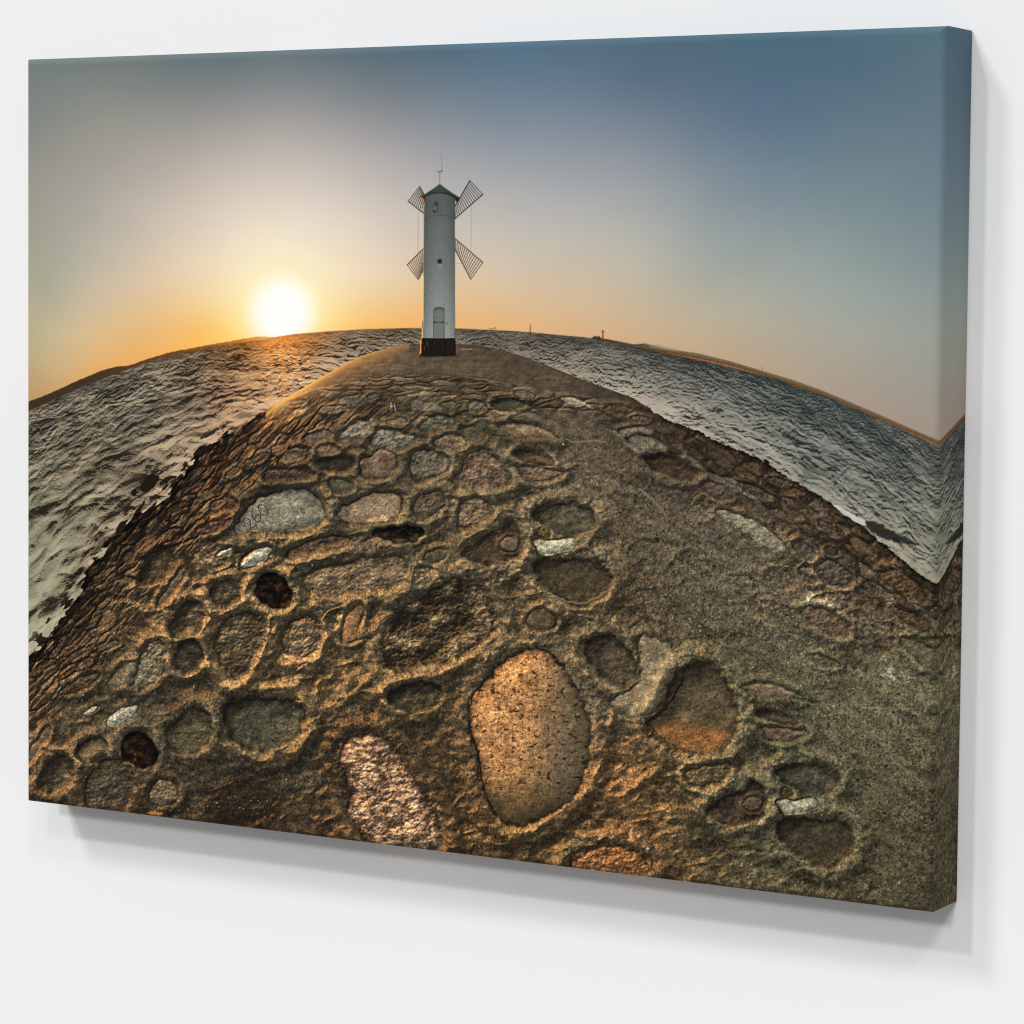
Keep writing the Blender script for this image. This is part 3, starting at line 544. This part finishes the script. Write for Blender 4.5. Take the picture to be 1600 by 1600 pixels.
# cracks, chalky scratches and a bright rim line painted along one bowl
for pts, wd, c, a in (([(1068,950),(1090,970),(1110,985),(1120,990)],1.,(40,32,24),.8),([(1205,942),(1220,938),(1240,932),(1255,937)],1.2,(40,32,26),.8),([(1100,985),(1140,960),(1180,940)],1.,(50,40,30),.6),
    ([(1000,920),(1006,940),(1010,965),(1018,985),(1030,1000)],2.,(44,34,24),.6),([(1030,1002),(1060,1000),(1100,996)],1.2,(46,36,26),.7),([(1068,1060),(1052,1090),(1038,1110),(1010,1130)],3.2,(20,15,10),.85),
    ([(1010,1128),(1025,1145),(1050,1168),(1090,1175)],1.4,(36,26,16),.7),
    ([(1020,1322),(1016,1340),(1024,1370)],2.4,(36,28,20),.7),([(960,750),(975,770)],3.,(140,126,102),.5),([(1000,765),(1020,780),(1040,805)],4.,(132,120,96),.55),([(880,648),(905,668),(920,690)],2.,(128,112,90),.5),([(915,672),(935,690)],2.,(128,112,90),.45),
    ([(885,688),(905,691),(925,688),(945,691)],2.6,(138,128,106),.6),([(1388,1180),(1410,1200),(1440,1222)],3.,(128,118,92),.5),([(1240,1095),(1270,1100),(1310,1100)],2.4,(128,120,94),.5),([(1436,1085),(1446,1100),(1444,1112)],3.,(140,130,100),.6),
    ([(958,720),(965,728),(972,740)],2.,(120,108,86),.5),([(855,925),(885,940),(905,945),(930,935),(952,920)],2.2,(158,140,106),.6),([(770,875),(800,880)],2.,(150,132,104),.6),
    ([(1080,945),(1075,930)],1.5,(110,96,74),.5),([(1010,706),(1030,714)],2.,(40,32,24),.6)):
    line(pts, wd, C(*c), a, smooth=2, wob=2.5, soft=.8)
line([(560,592),(590,586.5),(650,585),(705,585.5),(750,590),(790,596)],1.8,C(52,42,30),.5,smooth=1,wob=1.5,soft=1.2)
# flecks of white on the stones
for x, y, r in ((880,694,1.6),(930,702,1.4),(612,635,1.6),(256,815,1.2),(488,883,1.3),(460,924,1.6),(130,1086,1.2),(330,1090,1.),(893,1002,1.4),(447,1218,1.),(1012,1326,3.),(500,1222,1.)):
    poly([(x-r,y),(x,y-r),(x+r,y),(x,y+r)], C(196,186,164), alpha=.85)
line([(611,629),(610,640)],1.,C(190,186,170),.8); line([(616,631),(618,642)],1.,C(190,186,170),.8)
# the number cut in the big flat stone, and its half hidden repeat
def script(x0, y0, sc, ang, strokes, col, a):
    ca, sa = math.cos(ang), math.sin(ang)
    for s in strokes:
        line([(x0+sc*(px*ca-py*sa), y0+sc*(px*sa+py*ca)) for px, py in s], 1.45, col, a, smooth=3, soft=.5)
two = [(0,-14),(1,-19),(6,-21),(10,-17),(9,-10),(4,-4),(-1,0),(3,-1.5),(8,1),(13,0)]
six = [(26,-22),(20,-19),(16,-11),(16,-4),(20,0),(25,-1),(28,-6),(26,-11),(20,-11),(16.5,-6)]
zero = [(38,-21),(33,-17),(31,-9),(33,-2),(38,0),(43,-4),(45,-12),(43,-19),(38,-21),(35,-20)]
script(391,827.5,.93,-.72,[two,six,zero],C(44,38,30),1.)
script(181,1075,.85,-.66,[two,six],C(60,54,40),.7)
# ------------------------------------------------------------------ the windmill beacon
def L1(*p): return [(600+.125*a, 220+.125*b) for a, b in p]
def sail(outer_a, outer_b, in_a, in_b, n, lab, col):
    a, b, c, d = [np.array(L1(q)[0]) for q in (outer_a, outer_b, in_a, in_b)]
    full = [tuple(a), tuple(b), tuple(d), tuple(c)]
    w, sd = sdf(full, 3, 0); LAB[w][sd < .4] = lab
    line([a, c], 1.5, col, 1, lab); line([b, d], 1.5, col, 1, lab)
    for k in range(n):
        t = k/n
        line([a+(c-a)*t, b+(d-b)*t], 1.15, col, 1, lab)
dkm = C(46,41,36)
sail((447,572),(300,755),(520,705),(520,925),9,SAIL0,dkm)
sail((1072,497),(1235,670),(870,850),(870,990),15,SAIL0+1,dkm)
sail((1085,1730),(1235,1520),(880,1345),(870,1205),15,SAIL0+2,C(72,62,50))
sail((427,1735),(290,1550),(500,1600),(500,1340),10,SAIL0+3,C(84,60,40))
line(L1((430,890),(425,1400)),.5,C(140,124,106),.8); line(L1((1090,810),(1088,1400)),.5,C(140,130,116),.8); line(L1((895,1532),(965,1530)),.4,C(150,130,110),.7)
line(L1((697,395),(697,545)),.9,C(96,88,82),1,MAST); line(L1((665,382),(728,382)),.9,C(86,80,76),.9,MAST); line(L1((718,165),(723,380)),.65,C(112,106,102),.9,MAST)
poly(L1((716,372),(730,372),(728,392),(716,390)),C(70,66,62),MAST); line(L1((690,388),(690,402)),.8,C(86,80,76),.8,MAST)
bx, by = (X-600)*8, (Y-220)*8
tw = np.clip((bx-495)/(888-495),0,1)
base = C(109,114,110)
body = np.zeros((NY,NX,3),np.float32)+base
body *= (.80+.30*np.sin(np.clip(tw*.96+.02,0,1)*math.pi)**.7)[...,None]
body *= np.interp(by,[650,960,1500,2400],[.74,.82,.94,1.24])[...,None]
body += (7*fbm(X/2.6,Y/1.4,3,700)+3*white(31))[...,None]
body = np.where((by<1000)[...,None], body*C(.96,.98,1.02), body)
poly(L1((505,690),(885,735),(885,980),(886,2470),(490,2462),(497,990)), body[window(np.array(L1((505,690),(885,735),(885,980),(886,2470),(490,2462),(497,990))),4)], TOWER)
poly(L1((505,690),(600,660),(697,650),(800,660),(890,700),(888,985),(497,990)), body[window(np.array(L1((505,690),(600,660),(697,650),(800,660),(890,700),(888,985),(497,990))),4)], TOWER)
line(L1((508,760),(497,1000),(497,1400),(492,1740)),1.0,C(214,150,92),.7,TOWER); line(L1((492,1700),(484,2240)),1.9,C(255,196,104),.95,TOWER); line(L1((482,2260),(482,2345)),1.1,C(96,74,52),.9,TOWER); line(L1((480,2350),(480,2462)),2.,C(252,186,96),.95,TOWER)
line(L1((884,990),(886,2460)),.9,C(84,80,72),.7)
line(L1((500,985),(560,945),(640,930),(700,926),(780,932),(850,955),(886,978)),.8,C(62,62,60),.9,smooth=1); line(L1((700,662),(700,930)),.6,C(58,58,58),.8)
line(L1((515,722),(600,690),(700,682),(800,690),(880,722)),.5,C(84,92,94),.5,smooth=1); line(L1((835,720),(840,930)),.4,C(84,90,90),.5)
# upper arched window, small window, door
poly(L1((608,800),(612,765),(630,744),(660,742),(682,762),(686,800),(684,900),(606,900)),C(74,82,84),WINDOW,smooth=0); poly(L1((640,775),(660,770),(668,800),(655,812),(640,806)),C(36,34,32),WINDOW); poly(L1((615,870),(640,868),(644,896),(612,898)),C(44,44,42),WINDOW); poly(L1((622,820),(650,820),(650,865),(625,865)),C(100,110,112),WINDOW)
poly(L1((668,1490),(672,1478),(718,1476),(724,1490),(724,1535),(668,1535)),C(44,40,34),WINDOW2); poly(L1((670,1540),(724,1540),(722,1596),(672,1596)),C(132,142,138),WINDOW2,alpha=.6)
poly(L1((612,2470),(614,2110),(625,2085),(655,2074),(690,2070),(730,2076),(758,2090),(764,2110),(762,2470)),C(112,116,108),DOOR); poly(L1((620,2120),(628,2095),(690,2076),(750,2095),(758,2125),(745,2122),(690,2104),(632,2120)),C(82,76,66),DOOR)
for s in ([(622,2110),(622,2462)],[(750,2110),(750,2462)]): line(L1(*s),.8,C(62,60,52),.85,DOOR)
line(L1((615,2268),(750,2268)),1.,C(40,38,34),.9,DOOR); poly(L1((624,2258),(650,2258),(648,2276),(626,2276)),C(34,32,30),DOOR); poly(L1((722,2258),(744,2258),(744,2276),(722,2276)),C(34,32,30),DOOR); line(L1((655,2190),(650,2215)),1.,C(44,42,36),.9,DOOR); line(L1((635,2135),(640,2150)),.8,C(54,50,44),.8,DOOR)
line(L1((765,2278),(800,2272)),.9,C(54,52,46),.8); line(L1((795,2275),(792,2305)),.7,C(54,52,46),.8)
for x, y in ((635,995),(575,1660),(565,1895),(690,1985),(745,2050),(830,1845),(870,2420),(545,1865),(610,1860),(575,2065),(585,1105),(780,1990),(520,1930),(700,1700)): poly(L1((x-7,y),(x,y-9),(x+7,y),(x,y+9)),C(78,80,76),alpha=.75)
# eaves and roof
poly(L1((450,700),(500,672),(600,648),(697,640),(800,648),(890,682),(948,712),(940,745),(905,770),(890,740),(880,715),(800,672),(697,656),(600,666),(515,695),(508,770),(485,770),(462,730)),C(42,34,30),ROOF)
poly(L1((456,702),(470,700),(500,735),(504,768),(488,772),(464,735)),C(228,124,54),ROOF,alpha=.9)
poly(L1((697,540),(760,590),(850,650),(945,708),(890,690),(800,655),(697,645),(600,655),(510,680),(455,703),(540,648),(620,600)),C(52,56,52),ROOF); poly(L1((697,548),(790,640),(697,640),(605,645)),C(62,66,68),ROOF)
line(L1((697,540),(540,648),(490,688)),.7,C(74,120,58),.85,ROOF); line(L1((697,540),(850,650),(945,710)),.7,C(74,120,58),.85,ROOF)
# dark plinth
pb = L1((450,2690),(462,2560),(475,2466),(892,2468),(898,2590),(902,2685),(770,2694),(600,2696)); wb = window(np.array(pb),4)
pc = C(27,23,20)*(1+.7*fbm(X/2.5,Y/1.8,3,720))[...,None]
poly(pb, np.clip(pc,7,80)[wb], BASE)
line(L1((466,2480),(460,2560),(455,2660)),1.8,C(236,150,66),.9,BASE,wob=1.2,ws=3); line(L1((540,2510),(545,2560)),1.,C(150,92,44),.7,BASE); line(L1((765,2480),(775,2680)),1.,C(14,12,10),.8,BASE); line(L1((505,2570),(508,2620)),.8,C(140,88,44),.6,BASE)
line(L1((445,2700),(600,2704),(905,2694)),2.2,C(56,46,36),.55)
line(L1((970,2606),(1105,2606)),1.2,C(190,150,112),.8); line(L1((1105,2608),(1240,2612)),.9,C(120,94,70),.7)
sharp = IMG - np.stack([blur(IMG[...,k], 1.3) for k in range(3)], -1)
IMG += sharp*(np.where(PIERM,.5,.3)*np.maximum(sstep(2,8,dep), PIERM))[...,None]
np.clip(IMG, 0, 255, out=IMG)
AMB = .33
LAMPS = [('key lamp', -.008, -.034, .215, 6), ('upper lamp', .022, -.066, .145, 3), ('second lamp', -.032, -.066, .085, 7), ('side lamp', .050, -.093, .175, 10), ('fill lamp', -.062, -.100, .055, 7)]  # suns added to imitate the stepped canvas shadow on the wall
# ------------------------------------------------------------------ the scene
import bpy
from mathutils import Vector
SC = .762                                   # metres per canvas height
DEP = .080229                               # depth of the stretched canvas, in canvas heights
scene = bpy.context.scene
col = scene.collection
K = 10                                      # grid steps taken by the rounded fold
PX = 1/(NY-1); RAD = K*PX
LIN = np.where(IMG/255 <= .04045, IMG/255/12.92, ((IMG/255+.055)/1.055)**2.4).astype(np.float32)

def node_mat(name):
    m = bpy.data.materials.new(name); m.use_nodes = True
    nt = m.node_tree; b = nt.nodes['Principled BSDF']
    return m, nt, b
def canvas_material():
    m, nt, b = node_mat('printed canvas')
    at = nt.nodes.new('ShaderNodeAttribute'); at.attribute_name = 'ink'
    geo = nt.nodes.new('ShaderNodeNewGeometry')
    # woven cotton: two crossing sets of threads, about 0.9 mm apart
    waves = []
    for ax in ('X', 'Z'):
        w = nt.nodes.new('ShaderNodeTexWave'); w.wave_type = 'BANDS'; w.bands_direction = ax
        w.inputs['Scale'].default_value = 350; w.inputs['Distortion'].default_value = .6; w.inputs['Detail'].default_value = 1
        nt.links.new(geo.outputs['Position'], w.inputs['Vector']); waves.append(w)
    mx = nt.nodes.new('ShaderNodeMath'); mx.operation = 'MULTIPLY'
    nt.links.new(waves[0].outputs['Fac'], mx.inputs[0]); nt.links.new(waves[1].outputs['Fac'], mx.inputs[1])
    bp = nt.nodes.new('ShaderNodeBump'); bp.inputs['Strength'].default_value = .05; bp.inputs['Distance'].default_value = .0003
    nt.links.new(mx.outputs[0], bp.inputs['Height']); nt.links.new(bp.outputs['Normal'], b.inputs['Normal'])
    nt.links.new(at.outputs['Color'], b.inputs['Base Color'])
    b.inputs['Roughness'].default_value = .75; b.inputs['Specular IOR Level'].default_value = .04
    return m
CANVAS = canvas_material()
def wall_material():
    m, nt, b = node_mat('white wall paint')
    tc = nt.nodes.new('ShaderNodeNewGeometry')
    n = nt.nodes.new('ShaderNodeTexNoise'); n.inputs['Scale'].default_value = 900; n.inputs['Detail'].default_value = 3
    nt.links.new(tc.outputs['Position'], n.inputs['Vector'])
    bp = nt.nodes.new('ShaderNodeBump'); bp.inputs['Strength'].default_value = .02; bp.inputs['Distance'].default_value = .0003
    nt.links.new(n.outputs['Fac'], bp.inputs['Height']); nt.links.new(bp.outputs['Normal'], b.inputs['Normal'])
    b.inputs['Base Color'].default_value = (.866, .866, .868, 1)
    b.inputs['Roughness'].default_value = .9; b.inputs['Specular IOR Level'].default_value = .0
    return m

def mesh_obj(name, co, quads, rgb, parent, label=None, smooth=False):
    me = bpy.data.meshes.new(name)
    me.vertices.add(len(co)); me.vertices.foreach_set('co', np.ascontiguousarray(co, np.float32).ravel())
    me.loops.add(quads.size); me.loops.foreach_set('vertex_index', np.ascontiguousarray(quads, np.int32).ravel())
    me.polygons.add(len(quads)); me.polygons.foreach_set('loop_start', np.arange(0, quads.size, 4, dtype=np.int32))
    me.polygons.foreach_set('use_smooth', np.full(len(quads), smooth))
    me.update(calc_edges=True)
    a = me.color_attributes.new('ink', 'FLOAT_COLOR', 'POINT')
    a.data.foreach_set('color', np.c_[rgb, np.ones(len(rgb))].astype(np.float32).ravel())
    me.materials.append(CANVAS)
    o = bpy.data.objects.new(name, me); col.objects.link(o); o.parent = parent
    if label: o['label'] = label
    return o

# the print is an Empty at the middle of its lower back edge
root = bpy.data.objects.new('canvas_print', None); col.objects.link(root)
BASE_Z = -.5*SC
root.location = (0, 0, BASE_Z)
root['label'] = 'stretched canvas print of a white windmill lighthouse on a stone pier at sunset'
root['category'] = 'canvas print'
def place(u, v, d):                         # canvas coordinates and depth behind the front -> root space
    return np.stack([u*SC, -(DEP-d)*SC + 0*u, v*SC-BASE_Z], -1)

# front: every printed motif is its own piece of the sheet; the pieces butt along shared points
A = slice(K, NY-K); B = slice(K, NX-K)
fu, fv, fl = gu[A, B], gv[A, B], LIN[A, B]
fh, fw = fu.shape
idx = np.arange(fh*fw).reshape(fh, fw)
Q = np.stack([idx[1:, :-1], idx[1:, 1:], idx[:-1, 1:], idx[:-1, :-1]], -1).reshape(-1, 4)
ql = LAB[A, B][:-1, :-1].ravel()
area = np.bincount(ql, minlength=STONE0+nst+1)
stones = [l for l in range(STONE0, STONE0+nst) if area[l] > 25]
keep = sorted(stones, key=lambda l: -area[l])[:99]
ql = np.where((ql >= STONE0) & ~np.isin(ql, keep), PIER, ql)
P3 = place(fu, fv, 0*fu).reshape(-1, 3); C3 = fl.reshape(-1, 3)
def piece(name, lab, parent, label=None):
    q = Q[ql == lab]
    if not len(q): return None
    used, inv = np.unique(q, return_inverse=True)
    return mesh_obj(name, P3[used], inv.reshape(-1, 4), C3[used], parent, label)
o_sky = piece('printed_sky', SKY, root, 'sunset sky fading from orange at the horizon to blue at upper right')
piece('printed_sun', SUN, o_sky, 'white glowing sun low over the sea')
o_sea = piece('printed_sea', SEA, root, 'choppy grey sea on both sides of the pier')
piece('printed_buoy', BUOY, o_sea); piece('printed_ship', SHIP, o_sea)
piece('printed_coast', COAST, root, 'dark far shore left of the sun')
o_mole = piece('printed_breakwater', MOLE, root, 'long thin brown breakwater along the right horizon')
piece('beacon_tower', BEACON, o_mole, 'small reddish tower at the end of the breakwater')
o_pier = piece('printed_pier', PIER, root, 'brown cobbled stone pier set in sandy mortar')
RENAME = {'stone':'printed_stone','carved_stone':'carved_stone','hole':'rock_hollow','lit_stone':'printed_stone','sunlit_stone':'rough_stone','boulder':'boulder','concrete_chunk':'concrete_chunk','moss':'moss_tuft','x':'printed_stone'}
SAY = {'boulder':'large smooth rounded boulder lit orange','sunlit_stone':'rough crumbling stone lit orange by the sun','hole':'round dark hole in the mortar with a reddish middle','concrete_chunk':'pale bar of broken concrete','moss':'small green moss tuft'}
carved = 0
for l in keep:
    nm = STONE_NAMES[l]; t = SAY.get(nm)
    if nm == 'carved_stone':
        t = 'pale flat stone with the number 260 scratched on it' if carved == 0 else 'pale stone with half hidden scratched digits'; carved += 1
    piece(RENAME.get(nm, 'printed_stone'), l, o_pier, t)
o_tow = piece('printed_lighthouse', TOWER, root, 'white round windmill lighthouse tower')
piece('roof', ROOF, o_tow, 'dark conical roof with orange lit eaves'); piece('plinth', BASE, o_tow, 'black stone foot of the tower')
piece('door', DOOR, o_tow); piece('window', WINDOW, o_tow); piece('window', WINDOW2, o_tow); piece('mast', MAST, o_tow)
for k in range(4): piece('sail', SAIL0+k, o_tow)

# the sheet wraps round the stretcher: the picture is mirrored on the edges
def mir(c, n):
    c = np.where(c > n-1, 2*(n-1)-c, c); return np.where(c < 0, -c, c)
def sample(c, r):
    c = np.clip(mir(c, NX), 0, NX-1.001); r = np.clip(mir(r, NY), 0, NY-1.001)
    ci = c.astype(int); ri = r.astype(int); fc = (c-ci)[..., None]; fr = (r-ri)[..., None]
    return (LIN[ri,ci]*(1-fc)+LIN[ri,ci+1]*fc)*(1-fr)+(LIN[ri+1,ci]*(1-fc)+LIN[ri+1,ci+1]*fc)*fr
arc = np.linspace(0, math.pi/2*RAD, 10)
flat = np.arange(arc[-1]+PX, arc[-1]+DEP-RAD-.0015, PX)
s = np.r_[arc, flat]
rho = np.where(s <= arc[-1]+1e-9, RAD*np.sin(np.minimum(s, arc[-1])/RAD), RAD)
dpt = np.where(s <= arc[-1]+1e-9, RAD*(1-np.cos(np.minimum(s, arc[-1])/RAD)), RAD+s-arc[-1])
hw_, hh_ = WID/2-RAD, .5-RAD
hw_ = float(fu.max()); hh_ = float(fv.max())
def strip(us, vs, dx, dy):                  # outline points and outward directions -> swept band
    n = len(us); m = len(s)
    U = us[:, None]+dx[:, None]*rho[None]; V = vs[:, None]+dy[:, None]*rho[None]; D_ = np.repeat(dpt[None], n, 0)
    c = (us[:, None]+dx[:, None]*s[None]+WID/2)/WID*(NX-1); r = (.5-(vs[:, None]+dy[:, None]*s[None]))*(NY-1)
    i = np.arange(n*m).reshape(n, m)
    q = np.stack([i[:-1, :-1], i[:-1, 1:], i[1:, 1:], i[1:, :-1]], -1).reshape(-1, 4)
    return place(U, V, D_).reshape(-1, 3), q, sample(c, r).reshape(-1, 3)
vr = fv[:, 0]; ur = fu[0]
def band(p, o):                             # along one side, with a mitred end point at each corner
    return np.r_[-o, p, o], np.r_[-1., np.zeros(len(p)), 1.]
pv, ev = band(vr[::-1], hh_); pu, eu = band(ur, hw_)
def edge(name, part, label):
    co, q, c = part; mesh_obj(name, co, q, c, root, label, True)
one = np.ones
edge('wrapped_edge', strip(hw_*one(len(pv)), pv, one(len(pv)), ev), 'right edge of the canvas with the picture mirrored round the fold')
edge('wrapped_edge', strip(-hw_*one(len(pv)), pv[::-1], -one(len(pv)), ev[::-1]), 'left edge of the canvas')
edge('wrapped_edge', strip(pu[::-1], hh_*one(len(pu)), eu[::-1], one(len(pu))), 'top edge of the canvas')
edge('wrapped_edge', strip(pu, -hh_*one(len(pu)), eu, -one(len(pu))), 'bottom edge of the canvas')

# wall
wm = bpy.data.meshes.new('wall')
x0, x1, z0, z1 = -4., 4., -3., 3.
wm.from_pydata([(x0,0,z0),(x1,0,z0),(x1,0,z1),(x0,0,z1),(x0,.1,z0),(x1,.1,z0),(x1,.1,z1),(x0,.1,z1)], [],
    [(0,1,2,3),(5,4,7,6),(1,5,6,2),(4,0,3,7),(3,2,6,7),(4,5,1,0)])
wm.materials.append(wall_material())
wall = bpy.data.objects.new('wall', wm); col.objects.link(wall)
wall['kind'] = 'structure'; wall['label'] = 'plain white wall behind the canvas print'

# ------------------------------------------------------------------ light: even world light plus added suns that step the wall shadow
world = bpy.data.worlds.new('World'); scene.world = world; world.use_nodes = True
bg = world.node_tree.nodes['Background']; bg.inputs['Color'].default_value = (1, 1, 1, 1); bg.inputs['Strength'].default_value = AMB
def lamp(name, dx, dz, share, angle):
    l = bpy.data.lights.new(name, 'SUN'); l.angle = math.radians(angle)
    d = Vector((dx, DEP, dz)).normalized()
    l.energy = share*math.pi/d.y
    o = bpy.data.objects.new(name, l); col.objects.link(o)
    o.rotation_euler = d.to_track_quat('-Z', 'Y').to_euler(); o.location = -d*3
for a in LAMPS: lamp(*a)

# ------------------------------------------------------------------ camera
cam = bpy.data.cameras.new('camera'); cam.sensor_width = 36; cam.lens = 36*2.895831
cam.shift_x, cam.shift_y = -.013491, -.063729
cam.clip_end = 100
co = bpy.data.objects.new('camera', cam); col.objects.link(co)
co.location = Vector((1.922254, -3.189738, .215939))*SC
co.rotation_euler = (1.513552, -.009365, .525555)
scene.camera = co
vs_ = scene.view_settings
scene.display_settings.display_device = 'sRGB'
vs_.view_transform = 'Standard'; vs_.look = 'None'; vs_.exposure = 0; vs_.gamma = 1; vs_.use_curve_mapping = False
scene.cycles.use_denoising = True
scene.cycles.max_bounces = 6
scene.cycles.filter_width = 1.1
